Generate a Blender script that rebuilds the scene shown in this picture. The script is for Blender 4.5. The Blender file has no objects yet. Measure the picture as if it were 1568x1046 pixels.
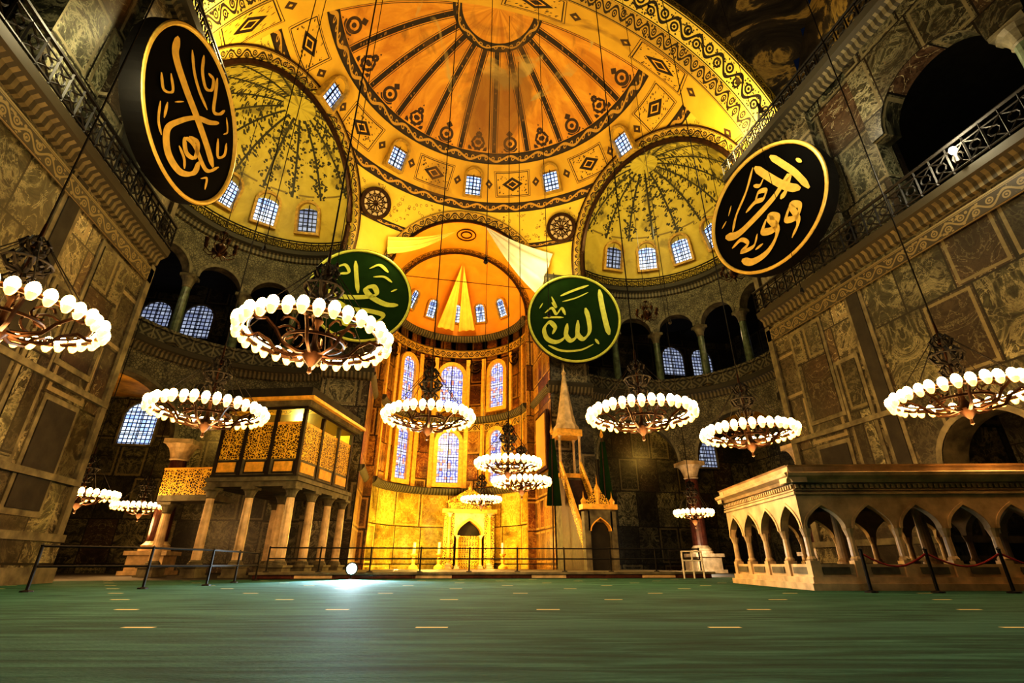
import bpy, bmesh, math, random
from mathutils import Vector, Matrix
random.seed(4)
sin,cos,pi,sqrt=math.sin,math.cos,math.pi,math.sqrt
rd=math.radians
sc=bpy.context.scene
sc.view_settings.view_transform='Standard'
for lk in ('High Contrast','Medium High Contrast'):
    try: sc.view_settings.look=lk; print('LOOK',lk); break
    except Exception as e: print(e)
FL=-0.6   # floor level while building (everything is lifted by 0.6 at the end)

# ------------------------------------------------------------ node helper
class S:
    def __init__(s,n,k): s.n=n; s.k=k
    def _b(s,op,o,r=False):
        return s.n.m(op,o,s) if r else s.n.m(op,s,o)
    def __add__(s,o): return s._b('ADD',o)
    __radd__=__add__
    def __sub__(s,o): return s._b('SUBTRACT',o)
    def __rsub__(s,o): return s._b('SUBTRACT',o,True)
    def __mul__(s,o): return s._b('MULTIPLY',o)
    __rmul__=__mul__
    def __truediv__(s,o): return s._b('DIVIDE',o)
    def gt(s,o): return s._b('GREATER_THAN',o)
    def lt(s,o): return s._b('LESS_THAN',o)
    def frac(s): return s.n.m('FRACT',s)
    def floor(s): return s.n.m('FLOOR',s)
    def abs(s): return s.n.m('ABSOLUTE',s)
    def sin(s): return s.n.m('SINE',s)
    def cos(s): return s.n.m('COSINE',s)
    def sqrt(s): return s.n.m('SQRT',s)
    def min(s,o): return s._b('MINIMUM',o)
    def max(s,o): return s._b('MAXIMUM',o)
    def inr(s,a,b): return s.gt(a)*s.lt(b)
class NT:
    def __init__(s,name):
        s.mat=bpy.data.materials.new(name); s.mat.use_nodes=True
        s.t=s.mat.node_tree; s.N=s.t.nodes; s.L=s.t.links
        s.bs=s.N['Principled BSDF']
    def put(s,inp,v):
        if isinstance(v,S): s.L.new(v.k,inp)
        elif isinstance(v,(tuple,list)):
            inp.default_value=tuple(v)+((1,) if len(v)==3 and len(inp.default_value)==4 else ())
        else: inp.default_value=v
    def m(s,op,*a):
        n=s.N.new('ShaderNodeMath'); n.operation=op
        for i,v in enumerate(a): s.put(n.inputs[i],v)
        return S(s,n.outputs[0])
    def uv(s):
        n=s.N.new('ShaderNodeUVMap'); x=s.N.new('ShaderNodeSeparateXYZ'); s.L.new(n.outputs[0],x.inputs[0])
        return S(s,x.outputs[0]),S(s,x.outputs[1]),S(s,n.outputs[0])
    def obj(s):
        n=s.N.new('ShaderNodeTexCoord'); x=s.N.new('ShaderNodeSeparateXYZ'); s.L.new(n.outputs['Object'],x.inputs[0])
        return S(s,x.outputs[0]),S(s,x.outputs[1]),S(s,x.outputs[2]),S(s,n.outputs['Object'])
    def xyz(s,x,y,z=0.0):
        n=s.N.new('ShaderNodeCombineXYZ')
        for i,v in enumerate((x,y,z)): s.put(n.inputs[i],v)
        return S(s,n.outputs[0])
    def noise(s,vec,scale,detail=4,dist=0.0,rough=.55):
        n=s.N.new('ShaderNodeTexNoise'); s.put(n.inputs['Vector'],vec)
        n.inputs['Scale'].default_value=scale; n.inputs['Detail'].default_value=detail
        n.inputs['Distortion'].default_value=dist; n.inputs['Roughness'].default_value=rough
        return S(s,n.outputs[0])
    def vor(s,vec,scale,feat='F1'):
        n=s.N.new('ShaderNodeTexVoronoi'); n.feature=feat; s.put(n.inputs['Vector'],vec)
        n.inputs['Scale'].default_value=scale
        return S(s,n.outputs['Distance'])
    def white(s,vec):
        n=s.N.new('ShaderNodeTexWhiteNoise'); n.noise_dimensions='3D'; s.put(n.inputs['Vector'],vec)
        return S(s,n.outputs['Value'])
    def mix(s,f,a,b):
        n=s.N.new('ShaderNodeMix'); n.data_type='RGBA'
        s.put(n.inputs[0],f); s.put(n.inputs[6],a); s.put(n.inputs[7],b)
        return S(s,n.outputs[2])
    def ramp(s,f,st):
        n=s.N.new('ShaderNodeValToRGB'); s.put(n.inputs[0],f); cr=n.color_ramp
        while len(cr.elements)<len(st): cr.elements.new(.5)
        for e,(p,c) in zip(cr.elements,st): e.position=p; e.color=tuple(c)+(1,)
        return S(s,n.outputs[0])
    def out(s,col,rough=.6,metal=0.0,em=None,es=0.0,bump=None,bs=.3,spec=.5):
        s.put(s.bs.inputs['Base Color'],col); s.put(s.bs.inputs['Roughness'],rough)
        s.put(s.bs.inputs['Metallic'],metal)
        s.bs.inputs['Specular IOR Level'].default_value=spec
        if em is not None:
            s.put(s.bs.inputs['Emission Color'],em); s.put(s.bs.inputs['Emission Strength'],es)
        if bump is not None:
            b=s.N.new('ShaderNodeBump'); b.inputs['Strength'].default_value=bs; b.inputs['Distance'].default_value=.05
            s.put(b.inputs['Height'],bump); s.L.new(b.outputs[0],s.bs.inputs['Normal'])
        return s.mat

def plain(name,c,rough=.5,metal=0.0,var=.25,scale=3.0):
    n=NT(name); x,y,z,v=n.obj(); k=n.noise(v,scale,6)
    k2=((k-.5)*2.2+.5).max(0.0).min(1.0)
    return n.out(n.mix(k2,tuple(q*(1-var) for q in c),tuple(min(1,q*(1+var)) for q in c)),rough,metal,bump=k,bs=.15)
def emis(name,c,st,base=(.8,.7,.5)):
    n=NT(name); return n.out(base,.4,em=c,es=st)

def marble(name,cols,bw,bh,frame,joint=(.008,.007,.005),rough=.36,fr=(.10,.22),dim=.8,red=.82):
    n=NT(name); x,y,uv=n.uv()
    cy=y/bh; row=cy.floor()
    cx=x/bw+n.white(n.xyz(row,3.3,0.0))*.6; fx=cx.frac(); fy=cy.frac()
    e=(fx.min(1-fx)*bw).min(fy.min(1-fy)*bh)
    r=n.white(n.xyz(cx.floor(),cy.floor(),1.3)); r2=n.white(n.xyz(cx.floor(),cy.floor(),7.7)); r3=n.white(n.xyz(cx.floor(),cy.floor(),4.1))
    mx=(fx-.5).abs()*bw
    vec=n.xyz(mx+r*9,y+r*5,r*8)
    ve=n.noise(vec,.55,10,3.2,.66); v2=n.noise(vec,.8,7,1.8,.6); v3=n.noise(vec,1.7,6,1.2)
    a=n.ramp(ve,[(.36,cols[0]),(.47,cols[1]),(.53,cols[2]),(.57,cols[0]),(.66,cols[1])])
    b=n.ramp(ve,[(.36,cols[3]),(.5,cols[4]),(.56,cols[3]),(.66,cols[4])])
    c=n.mix(r2.gt(red),a,b)
    c=n.mix((v2-.5).abs().lt(.010)*.8,c,tuple(min(1,q*1.25) for q in cols[2]))
    c=n.mix((v3-.5).abs().lt(.008)*.5,c,(.01,.008,.006))
    c=n.mix(r3*dim,c,(.010,.009,.006))
    dk=n.noise(uv,.3,6,.5)
    c=n.mix(((dk-.42)*3.5).max(0.0).min(.85),c,(0.010,.008,.006))
    fc=n.mix(n.noise(uv,3,6,1),tuple(q*.35 for q in frame),frame)
    c=n.mix(e.inr(*fr)*(r.gt(.5)),c,fc)
    c=n.mix(e.lt(.035),c,joint)
    return n.out(c,rough,bump=e.lt(.05)*-1.0+ve*.2,bs=.3)

# ------------------------------------------------------------ materials
M_wall=marble('marble_revetment_grey',[(.014,.015,.010),(.085,.090,.055),(.30,.29,.19),(.035,.020,.012),(.10,.07,.045)],2.0,3.1,(.20,.18,.11))
M_pier=marble('marble_pier',[(.018,.018,.012),(.12,.115,.07),(.38,.35,.23),(.05,.03,.017),(.13,.10,.065)],2.3,2.6,(.28,.24,.15),fr=(.12,.28),dim=.7)
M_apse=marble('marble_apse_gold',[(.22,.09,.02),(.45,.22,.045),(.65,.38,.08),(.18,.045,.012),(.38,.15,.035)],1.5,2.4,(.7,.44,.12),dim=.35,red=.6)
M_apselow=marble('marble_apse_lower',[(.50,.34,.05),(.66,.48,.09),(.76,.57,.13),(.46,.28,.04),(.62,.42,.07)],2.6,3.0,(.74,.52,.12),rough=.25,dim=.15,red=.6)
M_stone=plain('carved_stone',(.125,.115,.075),.6,0,.65,2.0)
M_dark=plain('dark_stone',(.020,.018,.013),.7,0,.5,2)
M_white=plain('white_marble',(.55,.42,.26),.4,0,.42,2.0)
M_iron=plain('wrought_iron',(.008,.007,.006),.6,.3,.3)
M_bronze=plain('dark_bronze',(.05,.024,.010),.4,.7,.4)
M_porph=plain('porphyry',(.09,.030,.018),.3,0,.5,4)
M_verde=plain('verde_column',(.08,.11,.075),.3,0,.7,3)
M_gold=plain('gold_leaf',(.76,.44,.08),.4,.15,.3,4)
M_goldd=plain('gilt_frame_dim',(.42,.27,.05),.5,0,.4,4)
M_red=plain('red_rope',(.30,.02,.02),.8)
M_wood=plain('dark_wood',(.05,.02,.01),.5,0,.5,5)
M_cloth=plain('white_cloth',(.68,.64,.56),.9,0,.1,1)
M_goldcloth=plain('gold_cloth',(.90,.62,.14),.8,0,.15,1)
M_aisle=plain('aisle_vault_gold',(.42,.24,.03),.7,0,.6,.8)

def m_carved():
    n=NT('carved_spandrel'); x,y,uv=n.uv()
    v=n.vor(uv,5.5,'DISTANCE_TO_EDGE'); k=n.noise(uv,1.2,7)
    c=n.mix((v*7).min(1.0),(.008,.008,.005),(.18,.17,.11)); c=n.mix(((k-.4)*3).max(0.0).min(.85),c,(.03,.028,.018))
    return n.out(c,.6,bump=v,bs=.7)
M_carv=m_carved()
def m_parapet():
    n=NT('parapet_slab'); x,y,uv=n.uv()
    fx=(x/1.3).frac()-.5; fy=((y-.45)/.95).frac()-.5
    d=(fx.abs()*1.3+fy.abs()); ring=((d*16).sin()).gt(.1)
    c=n.mix(ring,(.02,.020,.014),(.16,.15,.10)); c=n.mix(fx.abs().gt(.46),c,(.22,.20,.13))
    c=n.mix(n.noise(uv,.8,5)*.8,c,(.02,.018,.012))
    return n.out(c,.6,bump=ring,bs=.4)
M_par=m_parapet()
def m_cornice():
    n=NT('cornice_dentil'); x,y,uv=n.uv()
    d=(x/.30).frac().lt(.5)*((y*3.2).sin().gt(0.0)); k=n.noise(uv,1.5,6)
    return n.out(n.mix(d,(.035,.032,.020),n.mix(k,(.03,.026,.016),(.24,.21,.12))),.6,bump=d,bs=.4)
M_corn=m_cornice()

GA=(.48,.20,.014); GB=(.74,.39,.045); DK=(.016,.007,.004)
def m_semidome():
    n=NT('mosaic_semidome_gold'); A,E,uv=n.uv()
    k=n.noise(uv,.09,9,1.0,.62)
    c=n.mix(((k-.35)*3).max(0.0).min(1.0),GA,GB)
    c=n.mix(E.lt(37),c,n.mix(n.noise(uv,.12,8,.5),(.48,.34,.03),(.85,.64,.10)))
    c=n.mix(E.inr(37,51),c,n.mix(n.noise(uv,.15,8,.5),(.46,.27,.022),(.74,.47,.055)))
    ce=(E*0.0174533).cos()
    sp=n.vor(n.xyz(A*ce*.31,E*.31,0.0),2.6)
    sp2=n.vor(n.xyz(A*ce*.31,E*.31,2.0),4.5)
    sec=A/16.3636
    d=((sec).frac()-.5).abs()*ce*5.08
    f=((sec+.5).frac()-.5)*ce*5.08
    rng=E.inr(53.5,80)
    rib=(d.lt(.19)+d.inr(.26,.31)).min(1.0)*rng
    c=n.mix(rib,c,n.mix((sp.lt(.25)*d.lt(.1)).min(1.0),DK,(.25,.12,.02)))
    y=(E-53.5)*.31
    odd=((sec+.5).floor()/2).frac().abs().gt(.25)
    pal=(f.abs()+y*.50).lt(1.0)*y.gt(.1)*rng
    rr=((f*f)+(y-.75)*(y-.75)).sqrt()
    pat=((f.abs()*11).sin()*(y*10).sin()+(rr*17).sin()*.7).gt(-.35)
    pal1=pal*pat
    pal2=(rr.inr(.38,.60)+rr.lt(.18)+(f.abs()*1.0+(y-1.55).abs()).lt(.3)+(f.abs()+y*.9).lt(.9)*(rr*20).sin().gt(0.2)).min(1.0)*rng*y.gt(.05)
    c=n.mix(pal1*(1-odd),c,(.035,.013,.008)); c=n.mix(pal2*odd,c,(.04,.018,.008))
    def band(c,a,b,dark=(.03,.016,.008)):
        w=(b-a); t=(E-a)/w
        X=A*ce*.31
        v1=(t-.5-(X*2.6).sin()*.28).abs().lt(.12)
        dots=((((X/.6).frac()-.5)*((X/.6).frac()-.5)*4+(t-.5)*(t-.5)*5).sqrt()).inr(.25,.5)
        inb=E.inr(a,b)
        c=n.mix(inb,c,n.mix((v1+dots).min(1.0),dark,(.48,.28,.045)))
        return n.mix((E-a).abs().lt(.22)+(E-b).abs().lt(.22),c,(.012,.006,.003))
    c=band(c,50.6,53.2); c=band(c,37.0,39.4); c=band(c,79.5,81.2); c=band(c,26.0,27.2)
    g=((A-16.36)/32.727+.5).frac()-.5
    gx=g.abs()*32.727*ce*.31; gy=(E-44.8).abs()*.31
    dm=(gx/.95+gy/.62)
    frm=((gx-1.45).abs().lt(.035)*gy.lt(1.0))+((gy-1.0).abs().lt(.035)*gx.lt(1.45))+((gx-1.6).abs().lt(.02)*gy.lt(1.12))+((gy-1.12).abs().lt(.02)*gx.lt(1.6))
    fol=sp2.lt(.30)*gx.lt(1.35)*gy.lt(.9)*dm.gt(1.15)*n.noise(uv,.6,2).gt(.45)
    c=n.mix((dm.lt(1)+frm+fol).min(1.0),c,DK); c=n.mix(dm.inr(.40,.58),c,GB)
    sq=((gx-2.15).abs()*1.0+gy*.8).lt(.34)*(((gx-2.15).abs()+gy).gt(.12)); c=n.mix(sq,c,(.06,.03,.01))
    sw=((sp-.30).abs().lt(.06))*E.inr(28,36)*n.noise(uv,.2,3).gt(.5)
    c=n.mix(sw*.8,c,(.12,.06,.015))
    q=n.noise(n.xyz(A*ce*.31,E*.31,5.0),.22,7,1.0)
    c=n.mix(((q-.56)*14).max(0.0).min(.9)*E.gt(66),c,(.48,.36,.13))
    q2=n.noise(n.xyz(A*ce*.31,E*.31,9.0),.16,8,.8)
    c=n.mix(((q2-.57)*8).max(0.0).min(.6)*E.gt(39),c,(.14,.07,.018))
    return n.out(c,.5,bump=n.noise(uv,1.5,6),bs=.25)
M_semi=m_semidome()
def m_exedra():
    n=NT('mosaic_exedra_gold'); A,E,uv=n.uv()
    c=n.mix(n.noise(uv,.08,8,1),(.30,.23,.022),(.66,.54,.10))
    ce=(E*.0174533).cos()
    X=A*ce*.14; yy=E*.14
    d=((A/20).frac()-.5).abs()*20*.14*ce
    leaf=n.vor(n.xyz(X,yy,0.0),4.2)
    w=.50+((yy*6.5).sin())*.22
    rib=(d.lt(.08)+d.lt(w)*leaf.inr(.06,.48)).min(1.0)*E.inr(36,82)
    c=n.mix(rib,c,(.033,.031,.014))
    e2=leaf.lt(.30)
    c=n.mix(E.inr(60,63)*e2,c,(.04,.03,.012)); c=n.mix(E.inr(1,6)*e2,c,(.04,.03,.012)); c=n.mix((E-38).abs().lt(.5)*(d.gt(.5)),c,(.2,.15,.03))
    c=n.mix(((n.noise(uv,.05,6)-.55)*7).max(0.0).min(.55),c,(.08,.07,.025))
    return n.out(c,.5,bump=n.noise(uv,.8,6),bs=.2)
M_exe=m_exedra()
def m_scroll(name,base,ink,L=2.2,W=1.6,amp=.24,vw=.07):
    n=NT(name); x,y,uv=n.uv()
    t=y/W-.5; ph=x*(2*pi/L)
    vine=(t-ph.sin()*amp).abs().lt(vw)
    h=(x/L*2); fx=(h.frac()-.5)*(L/2)/W
    sg=((h.floor()/2).frac().gt(.25))*2-1.0
    ty=t-sg*.10
    rr=(fx*fx+ty*ty).sqrt()
    curl=(rr.inr(.11,.19)+rr.lt(.06)).min(1.0)
    lf=n.vor(uv,5.5).lt(.34)*t.abs().lt(.36)*(t.abs().gt(.12))
    edge=(t.abs().inr(.41,.455))+t.abs().gt(.485)
    k=(vine+curl+lf+edge).min(1.0)
    c=n.mix(n.noise(uv,.5,7),tuple(q*.6 for q in base),base)
    return n.out(n.mix(k,c,ink),.5)
M_scroll=m_scroll('scroll_band_gold',(.85,.66,.13),(.010,.007,.004),1.9)
M_scroll2=m_scroll('scroll_band_small',(.58,.38,.06),(.02,.012,.005),1.2,.9)
M_scroll3=m_scroll('scroll_band_dark',(.04,.034,.02),(.16,.13,.06),1.0,.7)
def m_apsegold():
    n=NT('mosaic_apse_gold'); x,y,z,v=n.obj()
    c=n.mix(n.noise(v,.5,8,.5),(.58,.23,.018),(.82,.45,.06))
    return n.out(c,.4,bump=n.noise(v,6,4),bs=.2)
M_ag=m_apsegold()
def m_pend():
    n=NT('pendentive_dark_mosaic'); x,y,z,v=n.obj()
    k=n.noise(v,.30,9,1.2,.65); c=n.ramp(k,[(.40,(.010,.009,.007)),(.52,(.05,.04,.025)),(.56,(.38,.28,.09)),(.62,(.08,.055,.026))])
    return n.out(c,.6,bump=k,bs=.3)
M_pend=m_pend()
def m_carpet():
    n=NT('green_prayer_carpet'); x,y,z,v=n.obj()
    X=(x+3.7)*.979-y*.204; D=(x+3.7)*.204+y*.979
    st=n.noise(n.xyz(X*.6,D*5,0.0),1.3,7,.4); fine=n.noise(n.xyz(X*8,D*30,0.0),2,5); big=n.noise(n.xyz(X*.3,D*.9,3.0),.8,4)
    c=n.ramp(st,[(.32,(.010,.050,.036)),(.5,(.030,.118,.085)),(.68,(.080,.23,.175))])
    c=n.mix(fine*.7,c,(.008,.034,.026)); c=n.mix(((big-.5)*3).max(0.0).min(.5),c,(.06,.17,.14))
    row=(D-5.9+220)/2.2+.5; rf=row.frac(); ri=row.floor()
    cell=((X+1.0+305-ri*1.36+136)/3.05).frac()
    dash=(rf-.5).abs().lt(.020)*cell.lt(.11)*D.gt(4.8)
    seam=(rf-.5).abs().lt(.010)
    c=n.mix(seam*.4,c,(.006,.02,.015))
    c=n.mix(dash,c,(.8,.66,.34))
    return n.out(c,.85,bump=fine+st,bs=.6,spec=.15)
M_carpet=m_carpet()
def m_pane(name,c1,c2,st,g=.32):
    n=NT(name); x,y,uv=n.uv()
    lat=(((x/g).frac()-.5).abs().gt(.38)+((y/g).frac()-.5).abs().gt(.38)).min(1.0)
    r=n.white(n.xyz((x/g).floor(),(y/g).floor(),0.5)); k=n.noise(uv,.6,3)
    c=n.mix(r*.6+k*.4,c1,c2)
    c=n.mix(lat,c,(.004,.004,.01))
    return n.out((.02,.03,.05),.3,em=c,es=st)
M_pane=m_pane('night_blue_glass',(.08,.20,.7),(.8,.92,1.0),1.6)
M_panef=m_pane('far_window_glass',(.12,.15,.3),(.55,.60,.7),.8,.36)
def m_stained():
    n=NT('apse_stained_glass'); x,y,uv=n.uv(); g=.26
    lat=(((x/g).frac()-.5).abs().gt(.42)+((y/g).frac()-.5).abs().gt(.42)).min(1.0)
    fx=(x/.78).frac()-.5; fy=(y/1.04).frac()-.5
    ring=((fx*fx*1.0+fy*fy*1.6).sqrt()).inr(.22,.36)
    r=n.white(n.xyz((x/g).floor(),(y/g).floor(),0.5))
    c=n.mix(r,(.50,.50,1.0),(1.0,.95,1.0)); c=n.mix(ring,c,(.18,.22,.95)); c=n.mix(r.gt(.86),c,(1.0,.35,.25))
    c=n.mix(lat,c,(.01,.01,.03))
    return n.out((.02,.03,.05),.3,em=c,es=1.2)
M_pane2=m_stained()
def m_lattice():
    n=NT('gilded_lattice'); x,y,uv=n.uv()
    v=n.vor(uv,8,'DISTANCE_TO_EDGE'); k=v.gt(.10)
    d=(((x/.8).frac()-.5).abs().gt(.47)) 
    c=n.mix(k,(.85,.58,.07),(.06,.025,.006)); c=n.mix(d,c,(.8,.5,.09))
    return n.out(c,.4,.1,bump=v*-1.0,bs=.5)
M_lat=m_lattice()
M_bulb=emis('lit_lamp_glass',(1.0,.60,.22),34.0)
M_amber=emis('amber_lamp_cup',(1.0,.42,.07),4.0)
M_lampw=emis('floodlight_white',(.85,.93,1.0),300.0)
M_warm=emis('warm_lamp',(1.0,.85,.55),200.0)
def m_disc(name,c):
    n=NT(name); x,y,z,v=n.obj(); k=n.noise(v,1.5,6)
    return n.out(n.mix(k,tuple(q*.6 for q in c),tuple(q*1.4 for q in c)),.75,spec=.1)
M_blk=m_disc('roundel_black',(.0035,.0035,.003)); M_grn=m_disc('roundel_green',(.012,.038,.008))
M_letg=plain('letter_gold',(.72,.52,.13),.45,.1,.15,3); M_letl=plain('letter_pale',(.52,.58,.13),.5,.05,.15,3)
M_panelred=m_scroll('red_inscription_panel',(.10,.015,.008),(.6,.35,.07),1.0,1.1)

# ------------------------------------------------------------ mesh builder
class MB:
    def __init__(s,name,mats,T=None):
        s.name=name; s.mats=mats; s.V=[];s.F=[];s.M=[];s.U=[];s.T=T
    def face(s,pts,m=0,uv=None):
        if s.T: q=[Vector(s.T(Vector(p))) for p in pts]
        else: q=[Vector(p) for p in pts]
        if uv is None:
            p=[Vector(a) for a in pts]
            nn=(p[1]-p[0]).cross(p[2]-p[1])
            if nn.length<1e-9 and len(p)>3: nn=(p[2]-p[0]).cross(p[3]-p[2])
            if nn.length>1e-9: nn.normalize()
            if abs(nn.z)>.8: uv=[(a.x,a.y) for a in p]
            else:
                t=Vector((-nn.y,nn.x,0)); 
                if t.length<1e-6: t=Vector((1,0,0))
                t.normalize()
                if abs(t.x)>abs(t.y):
                    if t.x<0: t=-t
                elif t.y<0: t=-t
                uv=[(a.dot(t),a.z) for a in p]
        b=len(s.V); s.V+=q; s.F.append(list(range(b,b+len(q)))); s.M.append(m); s.U+=list(uv)
    def box(s,x0,x1,y0,y1,z0,z1,m=0):
        P=lambda x,y,z:(x,y,z)
        s.face([P(x0,y0,z0),P(x1,y0,z0),P(x1,y0,z1),P(x0,y0,z1)],m)
        s.face([P(x1,y1,z0),P(x0,y1,z0),P(x0,y1,z1),P(x1,y1,z1)],m)
        s.face([P(x0,y1,z0),P(x0,y0,z0),P(x0,y0,z1),P(x0,y1,z1)],m)
        s.face([P(x1,y0,z0),P(x1,y1,z0),P(x1,y1,z1),P(x1,y0,z1)],m)
        s.face([P(x0,y0,z1),P(x1,y0,z1),P(x1,y1,z1),P(x0,y1,z1)],m)
        s.face([P(x0,y1,z0),P(x1,y1,z0),P(x1,y0,z0),P(x0,y0,z0)],m)
    def lathe(s,cx,cy,prof,seg=16,m=0,ph=0.0):
        for i in range(seg):
            a=2*pi*i/seg+ph;b=2*pi*(i+1)/seg+ph
            for (r0,z0),(r1,z1) in zip(prof,prof[1:]):
                P=lambda r,z,t:(cx+r*cos(t),cy+r*sin(t),z)
                rr=max(r0,r1); u0,u1=a*rr,b*rr
                if r0<1e-6: s.face([P(0,z0,0),P(r1,z1,b),P(r1,z1,a)],m,[(u0,z0),(u1,z1),(u0,z1)])
                elif r1<1e-6: s.face([P(r0,z0,a),P(r0,z0,b),P(0,z1,0)],m,[(u0,z0),(u1,z0),(u0,z1)])
                else: s.face([P(r0,z0,a),P(r0,z0,b),P(r1,z1,b),P(r1,z1,a)],m,[(u0,z0),(u1,z0),(u1,z1),(u0,z1)])
    def tube(s,pts,r,m=0,seg=6,closed=False):
        P=[Vector(p) for p in pts]; n=len(P); rings=[]
        for i,p in enumerate(P):
            if closed: d=P[(i+1)%n]-P[i-1]
            else: d=P[min(i+1,n-1)]-P[max(i-1,0)]
            if d.length<1e-9: d=Vector((0,0,1))
            d.normalize(); up=Vector((0,0,1)) if abs(d.z)<.9 else Vector((1,0,0))
            a=d.cross(up).normalized(); b=a.cross(d)
            rr=r[i] if isinstance(r,(list,tuple)) else r
            rings.append([p+(a*cos(2*pi*k/seg)+b*sin(2*pi*k/seg))*rr for k in range(seg)])
        R=range(n if closed else n-1)
        for i in R:
            A=rings[i];B=rings[(i+1)%n]
            for k in range(seg):
                k2=(k+1)%seg; s.face([A[k],A[k2],B[k2],B[k]],m)
        if not closed:
            s.face(rings[0][::-1],m); s.face(rings[-1],m)
    def build(s,smooth=False,loc=None,parent=None):
        me=bpy.data.meshes.new(s.name); me.from_pydata([tuple(v) for v in s.V],[],s.F)
        ul=me.uv_layers.new(name='UVMap')
        fl=[c for uv in s.U for c in (float(uv[0]),float(uv[1]))]
        ul.data.foreach_set('uv',fl)
        me.polygons.foreach_set('material_index',s.M)
        for m in s.mats: me.materials.append(m)
        bm=bmesh.new(); bm.from_mesh(me); bmesh.ops.remove_doubles(bm,verts=bm.verts,dist=.0008)
        if smooth:
            for f in bm.faces: f.smooth=True
            for e in bm.edges:
                if len(e.link_faces)==2 and e.calc_face_angle(0)>rd(40): e.smooth=False
        bm.to_mesh(me); bm.free()
        me.update()
        o=bpy.data.objects.new(s.name,me); sc.collection.objects.link(o)
        if loc: o.location=loc
        if parent: o.parent=parent
        return o

def arcmap(cx,cy,R,t0,sx=1):
    def f(s,d): t=t0+s/R; return (sx*(cx+(R+d)*cos(t)),cy+(R+d)*sin(t))
    return f
def linemap(x,y,dx,dy,nx,ny,sx=1):
    def f(s,d): return (sx*(x+dx*s+nx*d),y+dy*s+ny*d)
    return f
def sweep(mb,mp,s0,s1,n,prof,m=0,caps=True):
    for i in range(n):
        a=s0+(s1-s0)*i/n; b=s0+(s1-s0)*(i+1)/n; l=0
        for (d0,z0),(d1,z1) in zip(prof,prof[1:]):
            l2=l+abs(d1-d0)+abs(z1-z0)
            p=[mp(a,d0)+(z0,),mp(b,d0)+(z0,),mp(b,d1)+(z1,),mp(a,d1)+(z1,)]
            mb.face(p,m,[(a,l),(b,l),(b,l2),(a,l2)]); l=l2
    if caps:
        for a in (s0,s1): mb.face([mp(a,d)+(z,) for d,z in prof],m)
def wallstrip(mb,mp,s0,s1,n,z0,z1,th,m=0):
    for i in range(n):
        a=s0+(s1-s0)*i/n; b=s0+(s1-s0)*(i+1)/n
        for d in (0,th): mb.face([mp(a,d)+(z0,),mp(b,d)+(z0,),mp(b,d)+(z1,),mp(a,d)+(z1,)],m,[(a,z0),(b,z0),(b,z1),(a,z1)])
        for z in (z0,z1): mb.face([mp(a,0)+(z,),mp(b,0)+(z,),mp(b,th)+(z,),mp(a,th)+(z,)],m,[(a,0),(b,0),(b,th),(a,th)])
def arcade(mb,mp,s0,s1,n,pier,zs,zt,th,m=0,ms=None,k=8,rise=1.0,pointed=False,band=None):
    if ms is None: ms=m
    w=(s1-s0)/n; r=(w-pier)/2
    for i in range(n):
        c=s0+w*(i+.5)
        pts=[(c-w/2,zs)]
        for q in range(k*2+1):
            t=pi-pi*q/(k*2); x=cos(t)*r
            if pointed:
                u=abs(cos(t)); z=sqrt(max(0,1-u*u))*r*.86*rise+(1-u)**2*r*.30
            else: z=sin(t)*r*rise
            pts.append((c+x,zs+z))
        pts.append((c+w/2,zs))
        for (a,za),(b,zb) in zip(pts,pts[1:]):
            for d in (0,th): mb.face([mp(a,d)+(za,),mp(b,d)+(zb,),mp(b,d)+(zt,),mp(a,d)+(zt,)],m,[(a,za),(b,zb),(b,zt),(a,zt)])
            mb.face([mp(a,0)+(za,),mp(b,0)+(zb,),mp(b,th)+(zb,),mp(a,th)+(za,)],ms,[(a,0),(b,0),(b,th),(a,th)])
        if band is not None:
            bwid=.22 if r>.8 else .07
            for q in range(1,len(pts)-2):
                (a,za),(b,zb)=pts[q],pts[q+1]
                def o(p,e): 
                    vx=p[0]-c; vz=p[1]-zs; L=max(.001,sqrt(vx*vx+vz*vz)); return (p[0]+vx/L*e,p[1]+vz/L*e)
                A=o((a,za),bwid); B=o((b,zb),bwid); dd=-.05 if r>.8 else -.025
                mb.face([mp(a,dd)+(za,),mp(b,dd)+(zb,),mp(B[0],dd)+(B[1],),mp(A[0],dd)+(A[1],)],band)
                mb.face([mp(A[0],dd)+(A[1],),mp(B[0],dd)+(B[1],),mp(B[0],0)+(B[1],),mp(A[0],0)+(A[1],)],band)
def column(mb,x,y,z0,z1,r,ms,mc,ped=0.0,seg=14,cap=None):
    cap=cap or r*2.4
    z=z0
    if ped>0:
        q=r*1.9; mb.box(x-q*1.12,x+q*1.12,y-q*1.12,y+q*1.12,z,z+ped*.18,mc); mb.box(x-q*.92,x+q*.92,y-q*.92,y+q*.92,z+ped*.18,z+ped*.82,mc); mb.box(x-q*1.08,x+q*1.08,y-q*1.08,y+q*1.08,z+ped*.82,z+ped,mc); z+=ped
    mb.lathe(x,y,[(0,z),(r*1.55,z),(r*1.55,z+r*.3),(r*1.35,z+r*.4),(r*1.4,z+r*.6),(r*1.15,z+r*.8),(r*1.05,z+r)],seg,mc)
    mb.lathe(x,y,[(r*1.02,z+r),(r,z+(z1-z)*.4),(r*.86,z1-cap)],seg,ms)
    c=z1-cap
    mb.lathe(x,y,[(r*.86,c),(r*1.05,c+cap*.06),(r*.95,c+cap*.12),(r*1.1,c+cap*.35),(r*1.35,c+cap*.6),(r*1.75,c+cap*.78)],seg,mc)
    q=r*1.55; mb.box(x-q,x+q,y-q,y+q,c+cap*.76,z1,mc)
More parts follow.
